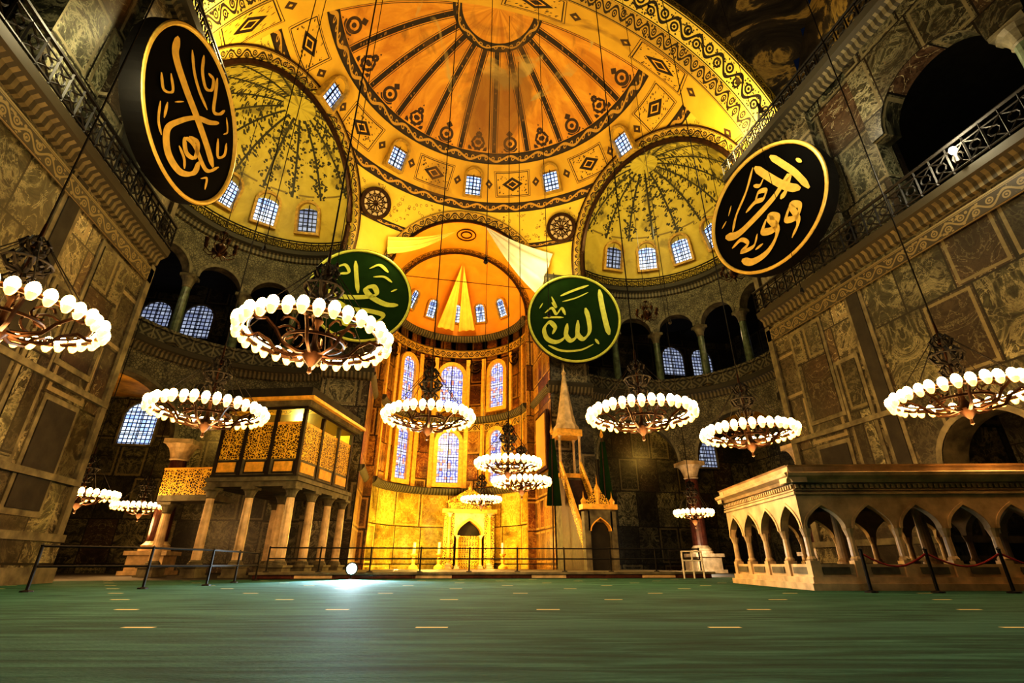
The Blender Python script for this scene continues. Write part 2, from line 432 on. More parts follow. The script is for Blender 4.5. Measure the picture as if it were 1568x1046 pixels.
def ironrail(mb,mp,s0,s1,d,z,h=1.0,step=.7,m=0,n=None,r=.035):
    n=n or max(1,int(abs(s1-s0)/step)); P=lambda s,zz: mp(s,d)+(zz,)
    pts=[s0+(s1-s0)*i/n for i in range(n+1)]
    for zz,rr in ((z+.1,r),(z+h*.78,r*.8),(z+h,r*1.7)): mb.tube([P(s,zz) for s in pts],rr,m,5)
    for i in range(n):
        a,b=pts[i],pts[i+1]; c=(a+b)/2
        mb.tube([P(a,z),P(a,z+h)],r,m,4)
        R=min((b-a)*.3,h*.22); zc=z+h*.44
        mb.tube([mp(c+R*cos(t*pi/4),d)+(zc+R*sin(t*pi/4),) for t in range(8)],r*.9,m,4,closed=True)
        mb.tube([P(a,z+.1),P(c,zc-R)],r*.7,m,4); mb.tube([P(b,z+.1),P(c,zc-R)],r*.7,m,4)
        mb.tube([P(a,z+h*.78),P(c,zc+R)],r*.7,m,4); mb.tube([P(b,z+h*.78),P(c,zc+R)],r*.7,m,4)
def sphere_part(mb,C,R,a0,a1,na,e0,e1,ne,keep=None,m=0):
    def P(a,e): return Vector((C[0]+R*cos(e)*sin(a),C[1]+R*cos(e)*cos(a),C[2]+R*sin(e)))
    for i in range(na):
        A=a0+(a1-a0)*i/na;B=a0+(a1-a0)*(i+1)/na
        for j in range(ne):
            E=e0+(e1-e0)*j/ne;F=e0+(e1-e0)*(j+1)/ne
            if keep and not keep(P((A+B)/2,(E+F)/2)): continue
            uv=[(math.degrees(t),math.degrees(q)) for t,q in ((A,E),(B,E),(B,F),(A,F))]
            if F>pi/2-1e-5: mb.face([P(A,E),P(B,E),P(A,F)],m,uv[:3])
            else: mb.face([P(A,E),P(B,E),P(B,F),P(A,F)],m,uv)

ZC=23.0
SC=Vector((0,22.4,19.2)); SR=17.8
EXC=(13.8,29.0); EXR=8.0; T0=rd(-62); EXL=pi*EXR
BR=7.0; BZ=22.0; AR=6.4

# ------------------------------------------------------------ floor
mb=MB('floor',[M_carpet,M_dark,M_stone])
mb.box(-31,31,-22,24.6,FL-.3,FL,0); mb.box(-31,31,24.6,50,FL-.3,FL-.01,1)
mb.build()
def plat(p):
    a=rd(-5.5); x,y,z=p; return (cos(a)*x-sin(a)*y+.3, sin(a)*x+cos(a)*y+24.4, z)
mb=MB('trim_stage_platform',[M_porph,M_white,M_wood,M_stone],T=plat)
mb.box(-10.2,10.6,0,11,FL,FL+.17,0); mb.box(-10.35,10.75,-.12,11,FL+.17,FL+.27,3)
for i in range(12): mb.box(-10.2+i*1.74,-10.2+i*1.74+1.6,-.04,0,FL+.02,FL+.15,1 if i%3==1 else 0)
mb.box(-6.8,6.8,11,19,FL,FL+.24,0)
mb.build()

# ------------------------------------------------------------ side walls (nave) + piers + exedrae
cor=[(.1,12.2),(-.15,12.3),(-.2,12.6),(-.45,12.8),(-.5,13.1),(-.35,13.2),(.1,13.2)]
cor2=[(.1,22.3),(-.2,22.4),(-.25,22.7),(-.6,22.9),(-.7,23.2),(-.5,23.3),(.1,23.3)]
for side,sx in (('left',-1),('right',1)):
    X=15.7
    WM_=[M_wall,M_pier,M_carv,M_corn,M_stone,M_verde,M_par,M_iron,M_porph,M_dark,M_white,M_scroll3]
    mb=MB('wall_'+side,WM_)
    def bx(x0,x1,y0,y1,z0,z1,m):
        a,b=sorted((sx*x0,sx*x1)); mb.box(a,b,y0,y1,z0,z1,m)
    bx(X,20.5,15.6,21.7,FL,ZC,1)
    bx(X+.25,17.2,13.0,15.6,13.2,ZC,0)
    bx(X-.25,20.6,15.3,21.95,FL,FL+.5,4); bx(X-.14,20.6,15.4,21.85,FL+.5,FL+1.3,1); bx(X-.22,20.6,15.35,21.9,FL+1.3,FL+1.55,4)
    for (y0,y1,z0,z1,m) in ((15.9,16.5,-.2,12.2,9),(18.6,20.2,1.6,5.0,9),(18.4,20.2,6.4,11.0,0),(17.0,18.0,3.0,8.5,0),(17.0,18.2,14.6,21.5,9),(19.0,20.8,14.8,21.6,0)):
        bx(X-.05,X+.1,y0-.18,y1+.18,z0-.2,z1+.2,4); bx(X-.09,X,y0,y1,z0,z1,m)
    bx(X-.12,X+.12,21.5,21.85,FL+1.5,12.2,4); bx(X-.12,X+.12,21.5,21.85,13.2,22.2,4)
    for z in (5.6,2.6): bx(X-.16,X+.1,15.5,21.8,z,z+.22,4)
    lm=linemap(X,15.6,0,-1,1,0,sx); lmu=linemap(X,13.0,0,-1,1,0,sx)
    arcade(mb,lm,0,30,6,1.6,3.2,12.4,1.2,0,4,band=4)
    for i in range(1,7):
        x,y=lm(i*5,.6); column(mb,x,y,FL,3.2,.42,5,4,.7)
    arcade(mb,lmu,0,27.5,5,1.2,17.4,22.4,1.0,0,0,band=None)
    for i in range(1,6):
        x,y=lmu(i*5.5,.5); column(mb,x,y,13.2,17.4,.36,5,4)
    lm2=linemap(X,21.8,0,-1,1,0,sx)
    sweep(mb,lm2,0,36.2,24,cor,3); sweep(mb,lm2,0,36.2,24,cor2,3)
    sweep(mb,lm2,0,36.2,24,[(-.08,11.3),(-.12,11.35),(-.12,12.0),(-.08,12.05)],11)
    ironrail(mb,lm2,0,34,-.4,13.2,1.25,.62,7,r=.045)
    ironrail(mb,lm2,0,34,-.5,23.3,1.0,.62,7,r=.045)
    mb.build()
    mb=MB('wall_exedra_'+side,WM_)
    em=arcmap(EXC[0],EXC[1],EXR,T0,sx)
    arcade(mb,em,0,EXL,3,1.5,7.4,12.4,.9,2,4,k=10,band=4)
    for i in (1,2):
        x,y=em(i*EXL/3,.45); column(mb,x,y,FL,7.4,.55,8,10,1.3,18)
        pts=[em(i*EXL/3+.45*cos(q*pi/8),-.05)+(10.9+.45*sin(q*pi/8),) for q in range(16)]
        mb.tube(pts,.09,4,5,True); mb.face(pts,9)
    arcade(mb,em,0,EXL,7,.75,18.9,22.4,.8,2,4,k=7,band=4)
    for i in range(8):
        x,y=em(min(max(i*EXL/7,.3),EXL-.3),.4); column(mb,x,y,13.2,18.9,.31,5,4,.25,cap=1.0)
    sweep(mb,em,0,EXL,44,cor,3); sweep(mb,em,0,EXL,44,cor2,3)
    sweep(mb,em,0,EXL,44,[(.15,13.2),(-.02,13.2),(-.02,14.15),(-.12,14.15),(-.12,14.35),(.2,14.35),(.2,13.2)],6)
    ironrail(mb,em,0,EXL,-.45,23.3,.9,.6,7)
    mb.build()
    mb=MB('wall_aisle_'+side,[M_wall,M_aisle,M_dark])
    bx2=lambda x0,x1,y0,y1,z0,z1,m: mb.box(min(sx*x0,sx*x1),max(sx*x0,sx*x1),y0,y1,z0,z1,m)
    bx2(30,30.6,-22,45,FL,24,0); bx2(7.2,30.6,44.6,45.2,FL,24,0)
    mb.build()
    mb=MB('ceiling_aisle_'+side,[M_aisle,M_dark])
    am=arcmap(EXC[0],EXC[1],EXR,T0,sx)
    for z in (12.55,22.45):
        for i in range(30):
            a=EXL*i/30;b=EXL*(i+1)/30
            for dz in (0,.25): mb.face([am(a,.9)+(z+dz,),am(b,.9)+(z+dz,),am(b,8.3)+(z+dz,),am(a,8.3)+(z+dz,)],0 if z<15 and dz==0 else 1)
        mb.box(min(sx*16.8,sx*30),max(sx*16.8,sx*30),-21,20.8,z+.03,z+.22,0 if z<15 else 1)
        mb.box(min(sx*24,sx*30),max(sx*24,sx*30),20.8,44.6,z+.03,z+.22,0 if z<15 else 1)
    mb.build()
    mb=MB('wall_tympanum_'+side,[M_pend,M_stone])
    k=30
    for i in range(k):
        t0=pi*(i/k);t1=pi*((i+1)/k)
        y0,z0=.9+17.1*cos(t0),19.2+17.1*sin(t0); y1,z1=.9+17.1*cos(t1),19.2+17.1*sin(t1)
        if max(z0,z1)<23: continue
        mb.face([(sx*17.1,y0,23),(sx*17.1,y1,23),(sx*17.1,y1,max(23,z1)),(sx*17.1,y0,max(23,z0))],0)
    mb.build()
mb=MB('wall_west',[M_wall]); mb.box(-30.6,30.6,-22.6,-22,FL,24,0); mb.box(-17.1,17.1,-16.8,-16.2,23,37,0); mb.build()

# ------------------------------------------------------------ main semi-dome
def insex(p,sx,r): return (p-Vector((sx*EXC[0],EXC[1],ZC))).length<r
def inbema(p,r=BR): return p.y>30 and ((p.z<BZ and abs(p.x)<r) or sqrt(p.x**2+(p.z-BZ)**2)<r)
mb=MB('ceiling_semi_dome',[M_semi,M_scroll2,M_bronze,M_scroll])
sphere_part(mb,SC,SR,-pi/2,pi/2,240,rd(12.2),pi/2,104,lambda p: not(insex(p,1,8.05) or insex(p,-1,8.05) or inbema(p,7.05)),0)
for sx in (-1,1):
    ax=(Vector((sx*EXC[0],EXC[1],ZC))-SC); ax.normalize()
    e1=ax.cross(Vector((0,0,1))).normalized(); e2=e1.cross(ax)
    def ring(al,t,R): return SC+(ax*cos(al)+(e1*cos(t)+e2*sin(t))*sin(al))*R
    n=90; a0=math.asin(8/SR)-.012
    for w0,w1,off,m in ((0,.05,.10,1),(.05,.058,.14,2)):
        for i in range(n):
            t0=rd(-12)+rd(204)*i/n; t1=rd(-12)+rd(204)*(i+1)/n
            P=[ring(a0+w0,t0,SR-off),ring(a0+w0,t1,SR-off),ring(a0+w1,t1,SR-off),ring(a0+w1,t0,SR-off)]
            if min(p.z for p in P)<ZC-.2: continue
            mb.face(P,m,[(t0*8,0),(t1*8,0),(t1*8,.9),(t0*8,.9)])
    pts=[ring(a0,rd(-12)+rd(204)*i/n,SR-.1) for i in range(n+1)]; pts=[p for p in pts if p.z>ZC-.2]
    mb.tube(pts,.22,2,6)
def bem(r,t,off=0): 
    x=r*cos(t); z=BZ+r*sin(t); return Vector((x,SC.y+sqrt(max(0,(SR-off)**2-x*x-(z-SC.z)**2)),z))
n=60
for i in range(n):
    t0=pi*i/n;t1=pi*(i+1)/n
    mb.face([bem(6.95,t0,.1),bem(6.95,t1,.1),bem(7.75,t1,.1),bem(7.75,t0,.1)],1,[(t0*7,0),(t1*7,0),(t1*7,.9),(t0*7,.9)])
mb.tube([bem(7.0,pi*i/n,.1) for i in range(n+1)],.16,2,6)
for (v0,v1,R0,R1,m) in ((17.4,17.41,17.6,17.0,3),(17.4,19.0,17.0,17.0,3),(19.0,19.01,17.0,17.35,2),(19.0,20.4,17.35,17.35,1),(20.4,20.41,17.35,17.7,2),(20.4,22.5,17.72,17.72,0)):
    n=100
    for i in range(n):
        t0=pi*i/n;t1=pi*(i+1)/n
        P=lambda t,R,v:(R*cos(t),v,19.2+R*sin(t))
        if 19.2+17*sin((t0+t1)/2)<22.9: continue
        u=[(t0*17,0),(t1*17,0),(t1*17,1.6),(t0*17,1.6)]
        if m==1: u=[(a,b*.9/1.6) for a,b in u]
        if m==0: u=[(math.degrees(t0),0+40),(math.degrees(t1),40),(math.degrees(t1),50),(math.degrees(t0),50)]
        mb.face([P(t0,R0,v0),P(t1,R0,v0),P(t1,R1,v1),P(t0,R1,v1)],m,u)
mb.build(smooth=True)
for side,sx in (('left',-1),('right',1)):
    mb=MB('ceiling_exedra_'+side,[M_exe])
    C=(sx*EXC[0],EXC[1],ZC)
    sphere_part(mb,C,EXR,-pi,pi,180,0,pi/2,50,lambda p:(p-SC).length>SR-.3,0)
    mb.build(smooth=True)
mb=MB('ceiling_main_dome',[M_pend,M_semi])
PC=Vector((0,.9,19.2)); PR=17.1*sqrt(2)
sphere_part(mb,PC,PR,-pi,pi,180,rd(8),pi/4,40,lambda p: abs(p.x)<17.15 and abs(p.y-.9)<17.1 and p.z>23,0)
sphere_part(mb,(0,.9,36.3),17.1,-pi,pi,72,0,pi/2,20,None,1)
mb.build(smooth=True)

# ------------------------------------------------------------ bema + apse
mb=MB('wall_apse',[M_apse,M_apselow,M_ag,M_corn,M_pier,M_scroll2,M_bronze,M_gold])
for sx in (-1,1):
    a,b=sorted((sx*BR,sx*10.3))
    mb.box(a,b,36.0,41.6,FL,ZC-.3,4)
    x=sx*(BR-.06); mb.face([(x,36.0,FL),(x,41.6,FL),(x,41.6,BZ),(x,36.0,BZ)],0,[(36,FL),(41.6,FL),(41.6,BZ),(36,BZ)])
    lm=linemap(BR,36.0,0,1,1,0,sx)
    for z in (5.8,12.6,21.6): sweep(mb,lm,-.1,5.6,8,[(0,z),(-.25,z+.1),(-.4,z+.35),(-.4,z+.5),(0,z+.5)],3)
    lf=linemap(BR,36.0,1,0,0,1,sx)
    for z in (12.4,22.3): sweep(mb,lf,-.3,3.4,6,[(0,z),(-.25,z+.1),(-.5,z+.6),(-.5,z+.9),(0,z+.9)],3)
    a,b=sorted((sx*6.3,sx*7.1)); mb.box(a,b,41.4,41.7,FL,BZ,0)
am=arcmap(0,41.5,AR,0)
L=pi*AR
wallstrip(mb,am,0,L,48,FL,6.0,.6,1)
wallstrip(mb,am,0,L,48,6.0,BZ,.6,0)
for z,m in ((5.8,3),(12.6,3),(21.4,3)): sweep(mb,am,0,L,48,[(0,z),(-.25,z+.1),(-.45,z+.4),(-.45,z+.6),(0,z+.6)],m)
sweep(mb,am,0,L,48,[(0,19.6),(-.05,19.65),(-.05,20.5),(0,20.55)],5)
sweep(mb,am,0,L,48,[(0,11.8),(-.05,11.82),(-.05,12.6),(0,12.6)],5)
for a in (12,30,60,75,105,120,150,168):
    t=rd(a)*AR; sweep(mb,am,t-.22,t+.22,2,[(0,6.4),(-.15,6.4),(-.15,12.4),(0,12.4)],7); sweep(mb,am,t-.22,t+.22,2,[(0,13.2),(-.15,13.2),(-.15,19.4),(0,19.4)],7)
for a in (68,112,25,155):
    t=rd(a)*AR
    for rr,tt in ((.6,.09),(.3,.06)): mb.tube([am(t+rr*cos(q*pi/8),-.1)+(18.6+rr*sin(q*pi/8),) for q in range(16)],tt,6,5,closed=True)
n=48
for i in range(n):
    t0=pi*i/n;t1=pi*(i+1)/n
    A=bem(BR,t0);B=bem(BR,t1)
    A2=(BR*cos(t0),41.6,BZ+BR*sin(t0));B2=(BR*cos(t1),41.6,BZ+BR*sin(t1))
    mb.face([A,B,B2,A2],2)
    C=(AR*cos(t0),41.6,BZ+AR*sin(t0));D=(AR*cos(t1),41.6,BZ+AR*sin(t1))
    mb.face([A2,B2,D,C],5,[(t0*7,0),(t1*7,0),(t1*7,.9),(t0*7,.9)])
mb.tube([(AR*cos(pi*i/n),41.55,BZ+AR*sin(pi*i/n)) for i in range(n+1)],.12,6,6)
for rr in (.5,.9): mb.tube([(rr*cos(q*pi/10),39.2+rr*sin(q*pi/10),BZ+BR-.08) for q in range(20)],.06,6,5,True)
sphere_part(mb,(0,41.5,BZ),AR,-pi/2,pi/2,60,0,pi/2,30,None,2)
mb.build(smooth=True)

# ------------------------------------------------------------ windows
wn=[0]
def window(pos,nrm,w,h,pane=None,tilt=0.0,dep=.3,fm=M_stone,fw=.16):
    wn[0]+=1
    n=Vector(nrm).normalized(); up0=Vector((0,0,1)); r=up0.cross(n).normalized()
    up=(Matrix.Rotation(tilt,3,r)@up0); nn=(Matrix.Rotation(tilt,3,r)@n)
    P0=Vector(pos)
    T=lambda p: P0+r*p[0]+up*p[2]+nn*p[1]
    mb=MB('window_%d'%wn[0],[pane or M_pane,fm,M_iron],T=T)
    k=12
    def outl(e):
        a=w/2+e; z0=-h/2-e; zs=h/2-w/2
        return [(-a,z0)]+[(a*cos(pi-pi*i/k),zs+a*sin(pi-pi*i/k)) for i in range(k+1)]+[(a,z0)]
    O=outl(0);Q=outl(fw)
    mb.face([(x,.02,z) for x,z in O],0,[(x+w/2,z) for x,z in O])
    m=len(O)
    for i in range(m):
        j=(i+1)%m
        (a,b),(c,d)=O[i],O[j]; (e,f),(g,hh)=Q[i],Q[j]
        mb.face([(a,.02,b),(c,.02,d),(c,dep,d),(a,dep,b)],1)
        mb.face([(a,dep,b),(c,dep,d),(g,dep,hh),(e,dep,f)],1)
        mb.face([(e,dep,f),(g,dep,hh),(g,-.3,hh),(e,-.3,f)],1)
    mb.tube([(0,.07,-h/2),(0,.07,h/2)],.035,2,4)
    for q in (-.25,.0,.25): mb.tube([(-w/2,.07,q*h),(w/2,.07,q*h)],.03,2,4)
    mb.build()
for a in (-65.4,-32.7,0,32.7,65.4):
    A=rd(a);E=rd(44.8);R=SR-.12
    p=SC+Vector((cos(E)*sin(A),cos(E)*cos(A),sin(E)))*R
    window(p,(-sin(A),-cos(A),0),1.35,2.3,tilt=rd(30),dep=.5,fm=M_goldd)
for sx in (-1,1):
    ac=math.degrees(math.atan2(.88,.47))
    for da in (-64,-38,-13,13,38,64):
        A=rd(ac+da); E=rd(25); R=EXR-.1
        p=Vector((sx*(EXC[0]+R*cos(E)*sin(A)),EXC[1]+R*cos(E)*cos(A),ZC+R*sin(E)))
        window(p,(-sx*sin(A),-cos(A),0),1.55,2.5,M_pane if abs(da)<50 else M_panef,tilt=rd(20),dep=.45,fm=M_goldd,fw=.2)
for a in (36,63,90,117,144):
    t=rd(a); p=(5.7*cos(t),41.5+5.7*sin(t),24.5); window(p,(-cos(t),-sin(t),0),1.0,1.9,tilt=rd(24),dep=.25,fm=M_goldd)
for a in (45,90,135):
    t=rd(a); R=AR-.12
    pn=M_pane2
    p=(R*cos(t),41.5+R*sin(t),16.3); window(p,(-cos(t),-sin(t),0),2.2 if a==90 else 1.6,4.6,pn,dep=.3,fm=M_gold,fw=.4)
    p=(R*cos(t),41.5+R*sin(t),9.3); window(p,(-cos(t),-sin(t),0),2.0 if a==90 else 1.4,4.8,pn,dep=.3,fm=M_gold,fw=.4)
for sx in (-1,1):
    for u,z,h in ((23.2,19.8,3.2),(26.6,19.8,3.2),(25.2,10.4,3.4)):
        window((sx*u,44.5,z),(0,-1,0),2.4,h,M_panef if z>15 or sx>0 else M_pane,dep=.2,fm=M_stone)
    window((sx*29.9,32,19.6),(-sx,0,0),2.2,3.0,M_panef,dep=.2,fm=M_stone)
    for v in (-6,-1,4,9):
        window((sx*17.0,v,26.8),(-sx,0,0),1.6,2.8,M_pane,dep=.3,fm=M_stone)

for sx in (-1,1):
    p=Vector((sx*8.5,35.5,28.3)); d=(p-SC).normalized(); p=SC+d*(SR-.3)
    q=(-d).to_track_quat('Z','Y')
    T=lambda v,q=q,p=p: p+q@Vector(v)
    mb=MB('pendentive_medallion',[M_goldd,M_bronze,M_white],T=T)
    mb.lathe(0,0,[(0,.02),(.2,.06),(.25,.02)],32,1); mb.lathe(0,0,[(.25,.02),(1.05,.02)],32,2); mb.lathe(0,0,[(1.05,.02),(1.05,.14),(1.35,.14),(1.35,-.3)],32,1)
    for i in range(12):
        a=i*pi/6; mb.tube([(.25*cos(a),.25*sin(a),.08),(1.05*cos(a),1.05*sin(a),.08)],.04,1,4)
        mb.tube([(.68*cos(a)+.16*cos(t*pi/3),.68*sin(a)+.16*sin(t*pi/3),.08) for t in range(6)],.03,1,4,closed=True)
    mb.build()

# ------------------------------------------------------------ roundels
def crom(pts,n=8):
    P=[Vector(p) for p in pts]; P=[P[0]*2-P[1]]+P+[P[-1]*2-P[-2]]; o=[]
    for i in range(1,len(P)-2):
        for k in range(n):
            t=k/n; a,b,c,d=P[i-1],P[i],P[i+1],P[i+2]
            o.append(.5*((2*b)+(c-a)*t+(2*a-5*b+4*c-d)*t*t+(3*b-a-3*c+d)*t**3))
    o.append(P[-2]); return o
def stroke(mb,pts,w,m,R,z):
    c=crom(pts); nib=Vector((cos(rd(50)),sin(rd(50)))); L=[];Rr=[]
    for i,p in enumerate(c):
        d=(c[min(i+1,len(c)-1)]-c[max(i-1,0)]); d=d.normalized() if d.length>1e-6 else Vector((1,0))
        nn=Vector((-d.y,d.x)); ww=w*(.38+.62*abs(d.x*nib.y-d.y*nib.x)); e=min(i,len(c)-1-i)/2.5; ww*=min(1,.35+.65*e)
        L.append(p+nn*ww/2);Rr.append(p-nn*ww/2)
    for i in range(len(c)-1):
        mb.face([(L[i].x*R,L[i].y*R,z),(L[i+1].x*R,L[i+1].y*R,z),(Rr[i+1].x*R,Rr[i+1].y*R,z),(Rr[i].x*R,Rr[i].y*R,z)],m)
CAL={}
CAL['A']=[([(-.72,.50),(-.66,.28),(-.35,.14),(.0,.04),(.35,-.08),(.62,-.2)],.15),
 ([(.42,.40),(.25,.22),(.0,.02),(-.22,-.28),(-.34,-.55),(-.2,-.76),(.08,-.78),(.3,-.6),(.34,-.38)],.14),
 ([(.08,.85),(.16,.62),(.24,.42),(.36,.5),(.44,.66)],.09),([(-.28,.80),(-.2,.6),(-.05,.5),(.06,.6),(.02,.74),(-.1,.7)],.08),
 ([(-.48,.62),(-.32,.44),(-.12,.34),(.12,.30)],.07),([(.0,-.3),(.18,-.22),(.22,-.42),(.06,-.5),(-.04,-.38),(.14,-.3),(.5,-.36),(.72,-.1)],.10),
 ([(.5,.2),(.62,.0),(.74,.14),(.70,.32)],.08),([(-.62,.02),(-.5,-.12),(-.62,-.24),(-.74,-.12)],.06),([(-.5,-.3),(-.46,-.5)],.06),
 ([(.45,-.55),(.56,-.45),(.6,-.6)],.06),([(-.1,-.55),(.05,-.6),(.12,-.7)],.06),([(-.6,-.4),(-.52,-.6),(-.4,-.7)],.05),([(.5,.6),(.62,.46),(.56,.34)],.05),([(-.3,-.05),(-.42,-.2)],.05)]
CAL['B']=[([(-.78,-.02),(-.55,-.12),(-.2,-.06),(.2,.06),(.5,.22),(.42,.04),(.3,-.04)],.15),
 ([(-.62,-.02),(-.48,.22),(-.2,.5),(.02,.82)],.11),([(.05,.80),(.2,.5),(.42,.12),(.62,-.1)],.13),([(.34,.78),(.48,.5),(.62,.2),(.74,-.18)],.11),
 ([(-.1,.2),(.0,.32),(.12,.26),(.04,.16),(-.1,.2),(-.3,.14)],.09),([(-.05,.5),(.05,.42),(.15,.5)],.07),
 ([(.0,-.2),(-.1,-.36),(.08,-.44),(.18,-.3),(.05,-.2),(.12,-.5),(-.1,-.72),(-.4,-.74),(-.58,-.6)],.13),
 ([(.4,-.25),(.3,-.42),(.46,-.48),(.54,-.34),(.42,-.25),(.46,-.55),(.3,-.75)],.11),
 ([(-.7,-.3),(-.5,-.26),(-.4,-.4),(-.55,-.46),(-.32,-.5),(-.2,-.34)],.08),([(-.62,.3),(-.52,.45)],.07),([(-.8,.16),(-.68,.24)],.06),([(.7,.4),(.76,.28)],.06),([(-.3,-.58),(-.15,-.56)],.06)]
CAL['C']=[([(.60,.70),(.64,.3),(.70,-.1),(.76,-.40)],.15),
 ([(.26,.24),(.32,-.05),(.32,-.34),(.18,-.5),(.06,-.38),(.08,-.1)],.13),([(.08,-.06),(.04,-.42),(-.1,-.54),(-.2,-.4),(-.16,-.14)],.13),
 ([(-.16,-.14),(-.22,-.45),(-.42,-.58),(-.62,-.5),(-.68,-.28),(-.56,-.12),(-.44,-.24),(-.5,-.4)],.12),
 ([(-.6,-.66),(-.3,-.78),(.1,-.76),(.4,-.62)],.06),([(-.3,.52),(.0,.66),(.36,.80)],.09),([(-.26,.38),(.06,.48),(.34,.62)],.05),
 ([(-.66,.10),(-.5,.22),(-.4,.08),(-.28,.22),(-.2,.06)],.08),([(-.7,-.02),(-.5,.0),(-.24,.0)],.06),([(-.5,.36),(-.4,.24),(-.5,.5)],.06),([(.44,-.5),(.52,-.62)],.07),([(-.78,.2),(-.7,.34)],.06)]
CAL['D']=[([(-.72,.0),(-.4,-.1),(.0,-.06),(.3,.04),(.24,.22),(.08,.14),(.22,-.02),(.52,-.14),(.78,-.12)],.13),
 ([(-.5,-.2),(-.2,-.34),(.2,-.34),(.5,-.4),(.3,-.62),(-.1,-.7),(-.45,-.6)],.12),([(-.2,.75),(-.14,.4),(-.06,.02)],.11),
 ([(-.6,.5),(-.4,.62),(-.3,.46),(-.48,.4)],.08),([(.1,.62),(.3,.74),(.5,.6)],.08),([(.2,.44),(.42,.48),(.6,.38)],.06),([(.6,.16),(.72,.24)],.07),([(-.7,.24),(-.5,.26)],.06)]
def roundel(pos,nrm,D,key,mface,mlet,thick,tiltdown=.1):
    n=Vector(nrm); n.z=-tiltdown; n.normalize(); r=Vector((0,0,1)).cross(n).normalized(); up=n.cross(r)
    P0=Vector(pos); T=lambda p: P0+r*p[0]+up*p[1]+n*p[2]
    mb=MB('calligraphy_roundel',[mface,mlet,M_iron],T=T); R=D/2
    mb.lathe(0,0,[(0,-thick),(R*.97,-thick),(R,-thick*.9),(R,.0),(R,.08)],64,2)
    mb.lathe(0,0,[(0,0),(R*.93,0)],64,0)
    mb.lathe(0,0,[(R*.94,0),(R*.945,.10),(R*.96,.14),(R*.985,.12),(R,.02)],64,1)
    for i,(p,w) in enumerate(CAL[key]): stroke(mb,p,w*.95,1,R*.95,.04+.004*i)
    for s in (-1,1): mb.tube([(s*R*.4,R*.8,-thick/2),(s*R*.4,R*1.12,-thick-.2)],.05,2,5)
    mb.build()
roundel((-14.0,18.0,17.6),(1,-.10,0),7.3,'A',M_blk,M_letg,.75,.03)
roundel((13.9,18.0,17.4),(-1,-.22,0),7.2,'B',M_blk,M_letg,.75,.03)
roundel((8.8,34.6,18.6),(-.18,-1,0),7.8,'C',M_grn,M_letl,.4)
roundel((-8.3,34.6,18.8),(.1,-1,0),7.7,'D',M_grn,M_letl,.4)

# ------------------------------------------------------------ chandeliers
def ceil_z(x,y):
    if y>41: return 27.5
    if y>36.5: return BZ+sqrt(max(1,BR*BR-x*x))
    if abs(x)>17: return 12.5
    if y>22.4:
        for sx in (-1,1):
            d=(x-sx*EXC[0])**2+(y-EXC[1])**2
            if d<60: return min(30,ZC+sqrt(64-d))
        return SC.z+sqrt(max(1,SR*SR-x*x-(y-SC.y)**2))
    if y>17.4: return 19.2+sqrt(max(1,17*17-x*x))
    h=sqrt(x*x+(y-.9)**2)
    if h<17: return 36.3+sqrt(17.1**2-h*h)
    return 19.2+sqrt(max(1,PR*PR-h*h))
chm={}
def chandelier_mesh(R,nl):
    mb=MB('chandelier',[M_bronze,M_bulb,M_iron,M_amber])
    def circ(r,z,k=40): return [(r*cos(2*pi*i/k),r*sin(2*pi*i/k),z) for i in range(k)]
    mb.tube(circ(R,0),.06,0,6,True); mb.tube(circ(R-.16,.06),.03,0,5,True); mb.tube(circ(R*.42,-.12),.035,0,6,True)
    mb.lathe(0,0,[(0,-.85),(.05,-.8),(.03,-.68),(.16,-.52),(.24,-.38),(.12,-.24),(.06,-.1),(.05,.3),(.12,.42),(.05,.55),(.035,1.5),(.12,1.62),(.05,1.75),(.03,2.3)],12,0)
    for i in range(8):
        a=i*pi/4; c,s=cos(a),sin(a)
        pr=[(.08,-.35),(.25,-.42),(.5,-.34),(.62,-.12),(.78,.02),(.9,-.05),(.97,-.02),(1.0,0)]
        mb.tube([(c*R*x,s*R*x,z*R*.7) for x,z in pr],.04,0,5)
        mb.tube([(c*R*(.42+.14*cos(t)),s*R*(.42+.14*cos(t)),.1+.16*sin(t)) for t in [q*pi/5 for q in range(9)]],.03,0,4)
        mb.tube([(c*x,s*x,z) for x,z in ((.05,1.0),(.3,1.05),(.42,1.25),(.3,1.42),(.2,1.3),(.28,1.2))],.045,2,5)
        mb.tube([(c*x,s*x,z) for x,z in ((.05,1.5),(.2,1.55),(.28,1.7),(.18,1.84),(.08,1.78))],.04,2,5)
        mb.tube([(c*x,s*x,z) for x,z in ((.05,.6),(.22,.62),(.3,.78),(.2,.9),(.12,.82))],.035,2,5)
        mb.tube([(c*R*.98,s*R*.98,.03),(c*.06,s*.06,1.95)],.012,2,4)
    mb.tube(circ(.42,1.25,20),.03,2,5,True)
    for i in range(nl):
        a=2*pi*(i+.5)/nl; r=R+.08+(.0 if i%2 else -.05); x,y=r*cos(a),r*sin(a)
        mb.tube([(R*cos(a),R*sin(a),0),(x,y,-.10),(x,y,-.02)],.018,0,4)
        mb.lathe(x,y,[(.0,-.18),(.045,-.165),(.08,-.11),(.105,-.03)],8,3)
        mb.lathe(x,y,[(.105,-.03),(.118,.03),(.115,.10),(.085,.17),(.04,.21),(0,.22)],8,1)
    return mb
ch=[((-12.2,11.1,4.75),1.6,36),((-5.94,10.6,4.55),1.5,34),((-10.1,17.0,4.45),1.6,36),((-3.1,17.6,4.82),1.5,34),
 ((.9,22.9,4.25),1.4,32),((2.25,26.0,3.9),1.4,32),((2.1,39.3,4.5),1.4,32),((3.6,14.4,4.4),1.6,36),((8.3,15.5,4.3),1.5,34),
 ((11.55,10.5,4.35),1.6,36),((-18.9,28.2,3.0),1.4,32),((-19.6,36.0,3.2),1.4,32),((13.6,28.7,2.8),1.0,22)]
